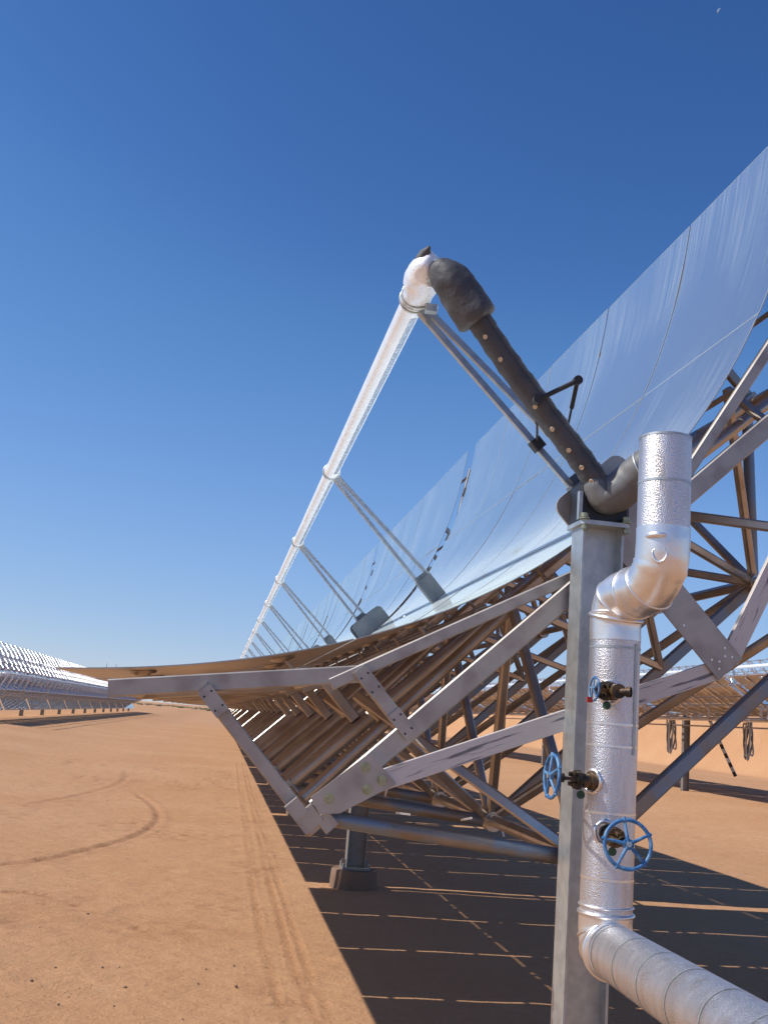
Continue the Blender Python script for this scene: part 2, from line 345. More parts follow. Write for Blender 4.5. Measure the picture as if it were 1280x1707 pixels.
# pebbles on the sand
pb = MB(); rr = random.Random(3)
spots = [(-1.07, 7.89, .022), (-.64, 8.35, .02), (-.43, 7.83, .026), (-.73, 7.76, .014), (-.77, 7.53, .016), (-.81, 7.35, .016), (-1.48, 9.37, .018), (.34, 7.99, .02), (.12, 8.45, .014), (-.52, 8.39, .012), (.07, 8.02, .012)]
for _ in range(420):
    y = 6.6+rr.random()**1.7*16; spots.append((rr.uniform(-.30*y+.2, 1.15), y, rr.uniform(.003, .009)+(.010 if rr.random() < .05 else 0)))
for x, y, r_ in spots:
    r_ *= .62
    bs = bmesh.new(); bmesh.ops.create_icosphere(bs, subdivisions=1, radius=1)
    ax = [rr.uniform(.7, 1.3)*r_ for _ in range(3)]
    vs = [(x+v.co.x*ax[0]*rr.uniform(.85, 1.1), y+v.co.y*ax[1], gh(x, y)+r_*.3+v.co.z*ax[2]*.8) for v in bs.verts]
    pb.add(vs, [tuple(v.index for v in f.verts) for f in bs.faces]); bs.free()
tag(pb.build('pebbles', 'stone'), 'small dark pebbles scattered over the sand', 'pebbles', kind='stuff')

# ------------------------------------------------------------------ mirror panels
def panel_mesh(s0, s1, wid=PW-.03, mats=('mirror', 'back', 'edge'), n=16):
    mb = MB(); th = .005; F_ = []; B_b = []
    for i in range(n+1):
        s = s0+(s1-s0)*i/n; z = para(s); nx, nz = -s/(2*FOC), 1.; L = math.hypot(nx, nz); nx /= L; nz /= L
        F_ += [(s, 0, z), (s, wid, z)]; B_b += [(s-nx*th, 0, z-nz*th), (s-nx*th, wid, z-nz*th)]
    q = [(2*i, 2*i+2, 2*i+3, 2*i+1) for i in range(n)]
    mb.add(F_, q, 0, True); mb.add(B_b, [t[::-1] for t in q], 1, True)
    W_ = .0042; up_ = []
    for i in range(n+1):
        s = s0+(s1-s0)*i/n; L = math.hypot(s/(2*FOC), 1); up_.append((-s/(2*FOC)/L*.0009, 1/L*.0009))
    for ya, yb in ((0, W_), (wid-W_, wid)):
        mb.add([(F_[2*i][0]+up_[i][0], yy, F_[2*i][2]+up_[i][1]) for i in range(n+1) for yy in (ya, yb)], q, 2, True)
    for sa, sb in ((s0, s0+.0022), (s1-.0022, s1)):
        mb.add([(sa, W_, para(sa)+.0009), (sb, W_, para(sb)+.0009), (sb, wid-W_, para(sb)+.0009), (sa, wid-W_, para(sa)+.0009)], [(0, 1, 2, 3)], 2)
    for k in (0, 1): mb.add(F_[k::2]+B_b[k::2], [(i, i+1, n+2+i, n+1+i) if k == 0 else (i+1, i, n+1+i, n+2+i) for i in range(n)], 2)
    for k in (0, -2): 
        a = F_[k], (F_[1] if k == 0 else F_[-1]), (B_b[1] if k == 0 else B_b[-1]), B_b[k]
        mb.add(a, [(0, 1, 2, 3)], 2)
    o = mb.build('mirror_panel', list(mats), fix=False); me = o.data; bpy.data.objects.remove(o); return me
PANELS = [(-HALF, -1.385), (-1.375, -.012), (.012, 1.375), (1.385, HALF)]
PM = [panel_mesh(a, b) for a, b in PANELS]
def pad_mesh(s_):
    mb = MB(); q = Vector((s_/(2*FOC), 0, -1)).normalized(); z = para(s_); c_ = q*.007; sg_ = 1 if s_ > 0 else -1
    mb.tube([c_+q*.022, c_+q*.010, c_], [.022, .062, .066], 16); mb.beam((0, 0, -.02), (0, 0, -.10), .014, .03)
    mb.beam((-.05*sg_, 0, -.103), (.02*sg_, 0, -.103), .03, .008, (0, 0, 1))
    o = mb.build('mounting_pad', 'alum'); me = o.data; bpy.data.objects.remove(o); return me
PADS = [[(a+(b-a)*f, pad_mesh(a+(b-a)*f)) for f in (.25, .75)] for a, b in PANELS]

# ------------------------------------------------------------------ truss members in local (s, y, t)
L_, B_, = (-2.02, -.17), (-1.19, -1.12)
def sg(p, k): return (p[0]*k, p[1])
def fy(k): return k*PW+(.085 if 0 < k < NP else 0)
def frame_members(y, end=0):
    """list of (kind, function adding to MB)"""
    out = []
    P = lambda p: (p[0], y, p[1])
    DY = dict(arm=0, side_post=.006, lip_beam=.016, link_post=-.008, rib=.012, bottom_chord=.03)
    def bm_(kind, a, b, w, h, rnd=False):
        P = lambda p: (p[0], y+DY[kind], p[1])
        if rnd: out.append((kind, lambda mb, a=a, b=b: mb.tube([P(a), P(b)], w/2, 12)))
        else: out.append((kind, lambda mb, a=a, b=b: mb.beam(P(a), P(b), w, h)))
    if end: bm_('arm', (-2.0, -.165), (2.0, -.165), .098, .055)
    else: bm_('arm', (-2.05, -.165), (2.05, -.165), .098, .09, True)
    for k in (-1, 1):
        bm_('side_post', (2.06*k, -.20), (2.06*k, .585), .062, .05)
        bm_('lip_beam', (2.385*k, .835), (1.47*k, .180), .080, .05)
        bm_('link_post', (1.46*k, .20), (1.46*k, -.115), .066, .055)
        bm_('rib', (1.60*k, .225), (.36*k, -.112), .058, .05)
        bm_('bottom_chord', (2.0*k, -.21), (1.20*k, -1.13), .074, .07, True)
    bm_('bottom_chord', (-1.15, -1.14), (1.15, -1.14), .07, .06)
    return out
def bay_members(y0, y1):
    out = []; ym = (y0+y1)/2
    def st(a, b, w=.055): out.append(('strut', lambda mb, a=a, b=b, w=w: mb.beam(a, b, w, w*.8, (0, 1, .2), .22)))
    for k in (-1, 1):
        for top in ((.45*k, -.10), (1.45*k, .05)):
            for y in (y0, y1): st((1.19*k, y, -1.12), (top[0], ym, top[1]))
        out.append(('strut', lambda mb, k=k: mb.tube([(2.03*k, ym, -.19), (.45*k, ym, -.12)], .034, 12)))
        out.append(('chord', lambda mb, k=k: mb.beam((1.19*k, y0, -1.12), (1.19*k, y1, -1.12), .06, .06, (0, 0, 1), .2)))
        out.append(('chord', lambda mb, k=k: mb.beam((2.04*k, y0, -.19), (2.04*k, y1, -.19), .07, .06, (0, 0, 1), .2)))
    st((-1.19, y1, -1.12), (1.19, y0, -1.12)); st((.45, ym, -.10), (-.45, ym, -.10), .05)
    st((-.45, ym, -.10), (.3, y1, -1.12), .05); st((.45, ym, -.10), (.3, y1, -1.12), .05)
    out.append(('chord', lambda mb: mb.beam((-.45, ym, -.10), (-.45, ym+PW, -.10), .05, .05, (0, 0, 1), .2)))
    out.append(('chord', lambda mb: mb.beam((.45, ym, -.10), (.45, ym+PW, -.10), .05, .05, (0, 0, 1), .2)))
    return out
def truss_mesh():
    mb = MB()
    for k in range(NP+1):
        for _, f in frame_members(fy(k), k in (0, NP)): f(mb)
    for k in range(NP):
        for _, f in bay_members(fy(k), fy(k+1)): f(mb)
    o = mb.build('truss_section', 'alum'); me = o.data; bpy.data.objects.remove(o); return me
TRUSS = truss_mesh()
def part(me, name, parent, loc=(0, 0, 0)):
    o = bpy.data.objects.new(name, me); o.parent = parent; o.location = loc; col.objects.link(o); return o
def support_mesh(lean=.2):
    mb = MB(); o = []
    a = MB(); a.beam((0, -lean, .005), (0, -lean, .235), .15, .085, (0, 1, 0), .05)
    a.beam((0, -lean, .19), (0, -lean, .27), .115, .06, (0, 1, 0), .1); a.beam((-.05, -lean-.045, .02), (-.05, -lean-.045, .20), .05, .006)
    b = [MB().beam((k*.058, -lean, .22), (k*.020, 0, 1.405), .034, .03, (0, 1, 0), .1) for k in (-1, 1)]
    c = MB(); c.beam((0, 0, 1.36), (0, 0, 1.425), .07, .05, (0, 1, 0), .1); c.ring((0, 0, FOC), (0, 1, 0), .074, .008); c.ring((0, -.03, FOC), (0, 1, 0), .071, .005)
    ms = []
    for nm, x, m_ in (('bracket', a, 'galvblue'), ('strut', b[0], 'galv'), ('strut', b[1], 'galv'), ('clamp', c, 'galv')):
        ob = x.build(nm, m_); ms.append((nm, ob.data)); bpy.data.objects.remove(ob)
    return ms
SUP = support_mesh()

VX, VZ = 1.8096, 1.0845+EYE; Y0 = 4.77
NM = 12
root = empty('solar_trough', (VX, Y0, VZ), (0, -TH, 0))
tag(root, 'large foreground parabolic mirror trough on an aluminium truss, tilted up to the left', 'solar trough')
# mirrors: modules 0-4 one by one (100), the rest as one
rnd = random.Random(12)
for m_ in range(NM):
    y0 = m_*PITCHM
    if m_ < 5:
        for c in range(NP):
            for j in range(4):
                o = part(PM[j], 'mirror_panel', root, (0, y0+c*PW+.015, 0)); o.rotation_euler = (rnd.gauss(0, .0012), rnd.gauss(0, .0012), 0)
                if (j == 0 and m_ < 3) or (m_ == 0 and (j == 1 or c < 1)):
                    for s_, me in PADS[j]:
                        for yy in (.36, 1.17): part(me, 'mounting_pad', o, (s_, yy, para(s_)))
if NM > 5:
    v = []; f = []; mi = []; off = 0; allm = MB()
    for m_ in range(5, NM):
        for c in range(NP):
            for j in range(4):
                me = PM[j]; allm.add([(q.co.x, q.co.y+m_*PITCHM+c*PW+.015, q.co.z) for q in me.vertices], [])
                o_ = len(allm.v)-len(me.vertices)
                for p in me.polygons: allm.f.append(tuple(i+o_ for i in p.vertices)); allm.m.append(p.material_index); allm.sm.append(p.use_smooth)
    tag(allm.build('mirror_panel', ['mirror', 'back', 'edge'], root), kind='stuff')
# truss: module 0 member by member, later modules as sections
for k in range(NP+1):
    for kind, f in frame_members(fy(k), k in (0, NP)):
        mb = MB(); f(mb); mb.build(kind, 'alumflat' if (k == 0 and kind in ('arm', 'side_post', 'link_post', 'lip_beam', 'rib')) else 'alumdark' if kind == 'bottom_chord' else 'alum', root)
for k in range(NP):
    for kind, f in bay_members(fy(k), fy(k+1)):
        mb = MB(); f(mb); mb.build(kind, 'alum', root)
for m_ in range(1, NM): part(TRUSS, 'truss_section', root, (0, m_*PITCHM, 0))
# node fittings along the lower left edge and at the bottom nodes
for k in range(NP+1):
    for s_, t_ in ((-2.04, -.185), (2.04, -.185)): MB().box((s_-.055, fy(k)-.05, t_-.05), (s_+.055, fy(k)+.05, t_+.05), 0, .1).build('node_fitting', 'alum', root)
    for s_ in (-1.19, 1.19): MB().disc((s_, fy(k), -1.13), (0, 1, 0), .06, .12).build('node_fitting', 'alum', root)
# purlins under the mirrors
for k in (-1, 1):
    for s_, t_ in ((2.36, .80), (1.62, .27), (1.02, .075)):
        if True:
            for m_ in range(3):
                MB().beam((s_*k, m_*PITCHM+.03, t_), (s_*k, m_*PITCHM+MODL-.03, t_), .035, .028, (0, 0, 1), .1).build('purlin', 'alum', root)
for k, a, b in ((1, (-1.62, -.70), (-1.56, -.76)), (1, (-1.34, -.99), (-1.28, -1.02)), (2, (-1.5, -.84), (-1.45, -.80)), (1, (-1.17, -1.19), (-1.20, -1.23))):
    MB().beam((a[0], fy(k)-.06, a[1]), (b[0], fy(k)-.09, b[1]), .012, .003).build('tie_strap', 'wrap', root)
# end frame plates
e = MB(); e.plate([(-.147, -.925), (.018, -.925), (.018, .15), (-.147, .15)], -.092, -.080)
kp = e.build('torque_plate', 'alumflat', root)
for s_, t_ in ((-.11, -.885), (-.085, -.86), (-.11, -.83), (-.02, -.885), (-.045, -.86), (-.02, -.83), (-.11, -.45), (-.02, -.45), (-.11, -.62)): MB().disc((s_, -.093, t_), (0, 1, 0), .0055, .004, 8).build('rivet', 'jacket', kp)
for k, y_ in ((-1, -.060), (1, -.060)):
    a, b = ((-1.80, -.205), (-.10, -.895)) if k < 0 else ((-.03, -.895), (1.80, -.205))
    an = math.atan2(b[1]-a[1], b[0]-a[0]); o = MB().beam((0, 0, 0), (math.hypot(b[0]-a[0], b[1]-a[1]), 0, 0), .092, .03, (0, 1, 0), .06).build('brace', 'pale', root, (a[0], y_, a[1])); o.rotation_euler = (0, -an, 0); o['label'] = 'pale scratched flat brace'
g = MB(); g.plate([(-1.985, -.10), (-1.66, -.118), (-1.655, -.30), (-1.93, -.235), (-2.0, -.18)], -.088, -.078)
gp = g.build('gusset_plate', 'alumflat', root)
for s_, t_ in ((-1.925, -.155), (-1.715, -.155), (-1.77, -.235), (-1.695, -.245)):
    MB().disc((s_, -.096, t_), (0, 1, 0), .017, .014, 6).disc((s_, -.089, t_), (0, 1, 0), .023, .003, 16).build('bolt', 'zinc', gp)
lb = MB(); lb.box((-2.10, -.075, -.215), (-2.00, -.03, -.125), 0, .05); lb.box((-2.03, -.07, -.27), (-1.96, .01, -.19), 0, .05); lb.box((-2.10, -.09, -.14), (-2.03, -.05, -.06), 0, .04)
lb.build('corner_fitting', 'alumflat', root)
for s0_, t0_ in ((-2.06, .50), (-1.46, .12), (-1.46, -.12)):
    q = MB(); q.box((s0_-.034, -.047, t0_-.07), (s0_+.034, -.038, t0_+.07), 0, .03)
    q = q.build('splice_plate', 'alumflat', root)
    for a in (-.02, .02):
        for b in (-.04, .04): MB().disc((s0_+a, -.048, t0_+b), (0, 1, 0), .005, .004, 8).build('rivet', 'clip', q)
# hub plates
for m_ in range(NM+1):
    for y_ in ((-.03,) if m_ == 0 else (m_*PITCHM-.33, m_*PITCHM-.06)):
        MB().plate(rrect(-.225, .225, -.24, .225, .06), y_-.008, y_+.008).build('hub_plate', 'galvblue' if m_ else 'alumflat', root)
    if m_: MB().tube([(0, m_*PITCHM-.34, -.02), (0, m_*PITCHM-.05, -.02)], .11, 20).build('hub_tube', 'galvblue', root)
# receiver
YR = .23
rc = MB(); L = NM*PITCHM; rc.tube([(0, YR-.05+i*(L/24), FOC) for i in range(25)], .0615, 24, True)
rcv = rc.build('receiver_tube', 'receiver', root)
pf = MB()
ns = int(L/4.075)
for i in range(ns):                      # perforated strip facing down left
    y_ = YR+i*4.075+.12; a0 = R(250)
    vs = []
    for yy in (y_, y_+3.82):
        for t in (-.28, -.1, .1, .28): vs.append((.0628*math.cos(a0+t), yy, FOC+.0628*math.sin(a0+t)))
    pf.add(vs, [(k, k+1, k+5, k+4) for k in range(3)], 0, True)
pf.build('perforated_strip', 'perf', rcv)
for i in range(ns+1):
    y_ = YR+i*4.075
    for nm, me in SUP: part(me, 'support_'+nm if nm != 'strut' else 'support_strut', root, (0, y_, 0))
    if i: MB().tube([(0, y_-.16, FOC), (0, y_-.14, FOC), (0, y_+.10, FOC), (0, y_+.12, FOC)], [.062, .068, .068, .062], 24, False).build('bellows_collar', 'receiver', root)
# dark clips on mirror joints
cl = []
for y_, ss in ((MODL+.06, (1.98, 1.44, .98)), (MODL+PITCHM+.06, (1.98, 1.40))):
    for s_ in ss:
        z = para(s_); sl = s_/(2*FOC)
        MB().beam((s_-.05, y_-.05, z+.006-.05*sl), (s_+.05, y_-.05, z+.006+.05*sl), .035, .010, (0, 0, 1), .1).build('joint_clip', 'clip', root)
# hose guide arm clamped to the end support
ga = MB(); gl = lambda s_, y_, t_: (s_, y_-Y0, t_)
A_, B2_, C_, D_ = (-.06, 4.80, .50), (-.055, 4.47, .66), (.165, 4.47, .615), (.06, 4.72, .45)
ga.tube([gl(*A_), gl(*[(a+b)/2 for a, b in zip(A_, B2_)])], .006, 8); ga.tube([gl(*[(a+b)/2 for a, b in zip(A_, B2_)]), gl(*B2_)], .011, 10)
ga.tube([gl(*B2_), gl(*C_)], .012, 10); ga.tube([gl(*C_), gl(*[(a+b)/2 for a, b in zip(C_, D_)])], .011, 10); ga.tube([gl(*[(a+b)/2 for a, b in zip(C_, D_)]), gl(*D_)], .006, 8)
for q in (B2_, C_): ga.disc(gl(*q), (0, 1, 0), .022, .035, 14)
for q in (A_,): ga.box(tuple(a-.03 for a in gl(*q)), tuple(a+.03 for a in gl(*q)), 0, .1)
ga.build('hose_guide', 'clip', root)

# ------------------------------------------------------------------ flexible hose (world coordinates from local)
ex = Vector((math.cos(TH), 0, math.sin(TH))); tx = Vector((-math.sin(TH), 0, math.cos(TH)))
def LP(s_, y_, t_): return Vector((VX, 0, VZ))+ex*s_+tx*t_+Vector((0, y_, 0))
hose = empty('flexible_hose', LP(-.05, 4.55, .17))
tag(hose, 'dark grey cloth covered hose with brass snaps, from foil elbow down to pivot', 'hose')
hi = hose.matrix_basis.inverted()
def hb(mb, nm, m_): 
    mb.v = [tuple(Vector(v)-Vector(hose.location)) for v in mb.v]; return mb.build(nm, m_, hose)
path = smooth([LP(-.05, 4.55, .15), LP(-.038, 4.55, .33), LP(-.03, 4.55, .60), LP(-.016, 4.55, .90), LP(.008, 4.55, 1.16), LP(.018, 4.55, 1.30)], 12)
rs = [.060+.0022*math.sin(i*1.3)+.0012*math.sin(i*2.9) for i in range(len(path))]
sl = MB().tube(path, rs, 28); hb(sl, 'hose_sleeve', 'hose')
camp = Vector((0, 0, EYE))
seam = MB()
sp = []
for i, p in enumerate(path):
    d = (path[min(i+1, len(path)-1)]-path[max(i-1, 0)]).normalized(); v = (camp-p); v = (v-d*v.dot(d)).normalized(); sd_ = d.cross(v).normalized()
    q = (v*.75-sd_*.66).normalized() if sd_.x < 0 else (v*.75+sd_*.66).normalized(); sp.append(p+q*(rs[i]+.001))
seam.tube(sp, .0035, 6); hb(seam, 'sleeve_seam', 'hose')
for k in range(11):
    f = .06+k*.092; idx = f*(len(path)-1); i = int(idx)
    if i >= len(path)-2: break
    if k in (5,): continue
    p = path[i].lerp(path[i+1], idx-i); d = (path[i+1]-path[i]).normalized(); v = camp-p; v = (v-d*v.dot(d)).normalized(); sd_ = d.cross(v).normalized()
    if sd_.x > 0: sd_ = -sd_
    q = (v*.93+sd_*.30).normalized(); b = MB().disc(p+q*(rs[i]+.001), q, .0115, .005, 14); b.ring(p+q*(rs[i]+.004), q, .010, .002, 14, 6)
    hb(b, 'snap_button', 'brass')
# loose cloth boot over the top of the hose
bpath = smooth([LP(.005, 4.55, 1.13), LP(.008, 4.55, 1.17), LP(.018, 4.55, 1.27), LP(.022, 4.55, 1.37), LP(.020, 4.565, 1.44), LP(.012, 4.59, 1.495)], 7)
br = [.080, .088, .092, .095, .096, .097, .097, .098, .098, .099, .099, .099, .099, .099, .099, .099, .099, .098, .097, .094, .093, .091, .089, .087, .084, .081, .078, .074, .070, .066, .06, .055, .05, .04, .03, .02]
bb = MB().tube(bpath, [br[min(int(i*len(br)/len(bpath)), len(br)-1)] for i in range(len(bpath))], 36); crumple(bb, .010, 3, 9); hb(bb, 'cloth_boot', 'hose')
fp = smooth([LP(0, 5.0, FOC), LP(0, 4.85, FOC), LP(-.004, 4.77, FOC+.002), LP(.002, 4.69, FOC+.004), LP(.014, 4.63, FOC+.0), LP(.03, 4.60, FOC-.02)], 8)
fr = [.071+.022*math.sin(min(1, i/(len(fp)*.55))*1.57) if i < len(fp)*.75 else .091-.055*((i-len(fp)*.75)/(len(fp)*.25))**1.5 for i in range(len(fp))]
fb = MB().tube(fp, fr, 36); crumple(fb, .009, 9, 11); hb(fb, 'foil_elbow', 'receiver')
tip = MB().tube([LP(.0, 4.64, FOC+.05), LP(.03, 4.59, FOC+.068), LP(.055, 4.56, FOC+.075)], [.045, .03, .006], 16); crumple(tip, .008, 4, 25); hb(tip, 'foil_tip', 'hose')
cb = MB().ring(LP(0, 4.93, FOC), (0, 1, 0), .076, .006, 32, 8); cb.box(tuple(LP(.0, 4.90, FOC-.11)-Vector((.03, .02, .02))), tuple(LP(0, 4.90, FOC-.11)+Vector((.03, .03, .02)))); hb(cb, 'hose_clamp', 'galv')
hp = smooth([LP(-.05, 4.55, .20), Vector((1.655, 4.55, 3.115)), Vector((1.69, 4.545, 3.075)), Vector((1.745, 4.52, 3.10)), Vector((1.80, 4.47, 3.16)), Vector((1.85, 4.40, 3.21)), Vector((1.89, 4.34, 3.23))], 8)
hr = [.056+.036*min(1, i/(len(hp)*.45)) for i in range(len(hp))]
hm = MB().tube(hp, hr, 32); crumple(hm, .004, 6, 12); hb(hm, 'pivot_elbow', 'hubgrey')
st_ = MB().ring(Vector((1.835, 4.42, 3.195)), Vector((.6, -.75, .45)), .093, .006, 32, 8); hb(st_, 'band', 'galv')

# ------------------------------------------------------------------ pylons
ORD = ['first', 'second', 'third', 'fourth', 'fifth', 'sixth', 'seventh', 'eighth', 'ninth', 'tenth', 'eleventh', 'twelfth', 'thirteenth', 'fourteenth', 'fifteenth', 'sixteenth']
def hsec(mb, x, y, z0, z1, wx, dy, th=.012):
    mb.box((x-wx/2, y-dy/2, z0), (x-wx/2+th, y+dy/2, z1), 0, .03); mb.box((x+wx/2-th, y-dy/2, z0), (x+wx/2, y+dy/2, z1), 0, .03)
    mb.box((x-wx/2+th, y-.005, z0), (x+wx/2-th, y+.005, z1), 0, .03)
def pylon_meshes(top, wx=.23, dy=.19):
    out = []
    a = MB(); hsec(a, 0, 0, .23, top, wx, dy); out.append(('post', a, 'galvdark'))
    a = MB(); a.box((-.17, -.15, .205), (.17, .15, .23)); a.box((-wx/2-.05, -.01, .23), (-wx/2, .01, .31)); a.box((wx/2, -.01, .23), (wx/2+.05, .01, .31))
    for x in (-.15, .15):
        for y in (-.12, .12): a.disc((x, y, .245), (0, 0, 1), .018, .06, 8)
    out.append(('base_plate', a, 'galvdark'))
    a = MB(); a.tube([(0, 0, -.15), (0, 0, .0), (0, 0, .10), (0, 0, .19), (0, 0, .203)], [.30, .29, .28, .275, .265], 26); crumple(a, .012, 5, 6); out.append(('plinth', a, 'concrete'))
    a = MB(); a.box((-.13, -.1, top), (.13, .1, top+.02)); a.box((-.10, -.06, top+.02), (.10, .06, top+.17), 0, .15); out.append(('bearing', a, 'black'))
    res = []
    for nm, mb, m_ in out:
        o = mb.build(nm, m_); res.append((nm, o.data)); bpy.data.objects.remove(o)
    return res
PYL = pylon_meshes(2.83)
def pylon(x, y, z, label, group, set_=PYL):
    r_ = empty('pylon', (x, y, z)); tag(r_, label, 'pylon', group)
    for nm, me in set_: part(me, nm, r_)
    return r_
# near pylon: open H section right in front of the trough end
np_ = empty('pylon', (1.688, 4.62, 0)); tag(np_, 'tall galvanised H section post beside the silver foil pipe, carrying the pivot', 'pylon', 'pylons under the foreground trough')
a = MB(); hsec(a, 0, 0, .02, 2.93, .200, .16, .011); a.build('post', 'galv', np_)
a = MB(); a.box((-.118, -.11, 2.93), (.118, .12, 2.95)); a.build('cap_plate', 'galv', np_)
for x in (-.102, .102):
    a = MB(); a.disc((x, -.095, 2.972), (0, 0, 1), .019, .018, 6); a.disc((x, -.10, 2.955), (0, 0, 1), .024, .006, 16); a.disc((x, -.10, 2.94), (0, 0, 1), .009, .085, 10); a.disc((x, -.10, 2.912), (0, 0, 1), .017, .016, 6); a.build('bolt', 'zinc', np_)
a = MB(); a.box((-.115, -.06, 2.95), (.135, .10, 3.13), 0, .1); a.build('bearing', 'black', np_)
a = MB(); a.box((-.125, -.075, 2.955), (-.105, -.05, 3.09)); a.build('bearing_lug', 'galv', np_)
a = MB(); a.box((-.2, -.17, 0), (.2, .17, .02)); a.build('base_plate', 'galv', np_)
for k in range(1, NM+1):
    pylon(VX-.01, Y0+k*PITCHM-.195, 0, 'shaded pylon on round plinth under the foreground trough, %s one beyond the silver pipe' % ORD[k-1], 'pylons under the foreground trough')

# ------------------------------------------------------------------ insulated pipe with valves
pipe = empty('insulated_pipe', (1.65, 4.25, 1.13)); tag(pipe, 'silver foil clad insulated pipe with an S bend and blue handwheels, right foreground', 'pipe')
PO = Vector(pipe.location)
def pbld(mb, nm, m_, parent=None):
    base = PO if parent is None else PO
    mb.v = [tuple(Vector(v)-PO) for v in mb.v]; return mb.build(nm, m_, parent or pipe)
RP = .1068
U1 = Vector((1.724, 3.95, 3.21)); U0 = Vector((1.724, 3.95, 2.80))
pbld(MB().tube([U0, U0.lerp(U1, .5), U1], RP, 48), 'riser_section', 'foil')
sb = smooth([U0+Vector((0, 0, .02)), U0-Vector((0, 0, .05)), (1.721, 3.965, 2.665), (1.704, 4.03, 2.588), (1.678, 4.12, 2.568), (1.655, 4.215, 2.548), (1.649, 4.25, 2.46), (1.65, 4.25, 2.37)], 7)
sr = [RP+.002+(.004 if i % 7 == 0 and 7 < i < len(sb)-8 else 0) for i in range(len(sb))]
pbld(MB().tube(sb, sr, 48), 'elbow', 'jacket')
c = MB()
for i in (21, 28, 35, 41): c.ring(sb[i], sb[i+1]-sb[i-1], RP+.003, .006 if i != 41 else .009, 40, 8)
c.ring(sb[-10], (0, 0, 1), RP+.003, .0075, 40, 8)
pbld(c, 'gore_seams', 'jacket')
# folded tab of jacket sheet between the two bends
fl = MB().ring((0, 0, 0), (0, 1, 0), .038, .0055, 32, 8); fl.v = [(x*.62*(1.25 if z < 0 else .8-.25*z/.042), y, z*1.25) for x, y, z in fl.v]
fq = Vector((-.52, -.82, .12)).normalized().to_track_quat('-Y', 'Z'); fl.v = [tuple(fq @ Vector(v)+Vector((1.674, 3.861, 2.712))) for v in fl.v]
pbld(fl, 'folded_flap', 'jacket')
fl2 = MB().tube(smooth([(1.632, 3.905, 2.772), (1.650, 3.868, 2.776), (1.690, 3.842, 2.776)], 5), [.007, .010, .012, .013, .013, .013, .013, .013, .012, .010, .007], 12)
pbld(fl2, 'sheet_fold', 'jacket')
D0 = Vector((1.65, 4.25, 2.38)); D1 = Vector((1.65, 4.25, 1.26))
pbld(MB().tube([D0, D0.lerp(D1, .5), D1], RP, 48), 'drop_section', 'foil')
pd = Vector((-.097, -1, .045)).normalized()
e1 = Vector((1.65, 4.25, 1.13))+pd*.16
lo = smooth([D1+Vector((0, 0, .01)), (1.65, 4.25, 1.20), (1.648, 4.225, 1.150), (1.643, 4.17, 1.128), tuple(e1)], 7)
pbld(MB().tube(lo, RP+.002, 48), 'elbow', 'jacket')
c = MB(); c.ring(D1, (0, 0, 1), RP+.003, .008, 40, 8); c.ring(D1+Vector((0, 0, .03)), (0, 0, 1), RP+.002, .005, 40, 8)
for i in (10, 16, 22): c.ring(lo[i], lo[i+1]-lo[i-1], RP+.003, .006, 40, 8)
pbld(c, 'gore_seams', 'jacket')
e2 = e1+pd*4.2
pbld(MB().tube([e1+(e2-e1)*(i/12) for i in range(13)], RP, 48), 'run_section', 'foil')
for q, n_ in [(e1+pd*(.03+.29*i), pd) for i in range(11)]+[(Vector((1.65, 4.25, z_)), Vector((0, 0, 1))) for z_ in (2.34, 2.02, 1.93, 1.66, 1.40)]+[(Vector((1.724, 3.95, z_)), Vector((0, 0, 1))) for z_ in (3.205, 3.01, 2.805)]:
    pbld(MB().tube([q-n_*.005, q+n_*.005], RP+.0016, 48, False), 'jacket_band', 'galv' if abs(n_.z) < .5 or q.z > 2.3 else 'jacket')
sm_ = MB().beam((1.71, 4.157, 2.36), (1.71, 4.157, 1.9), .012, .003, (0, 1, 0)); pbld(sm_, 'lap_seam', 'galv')

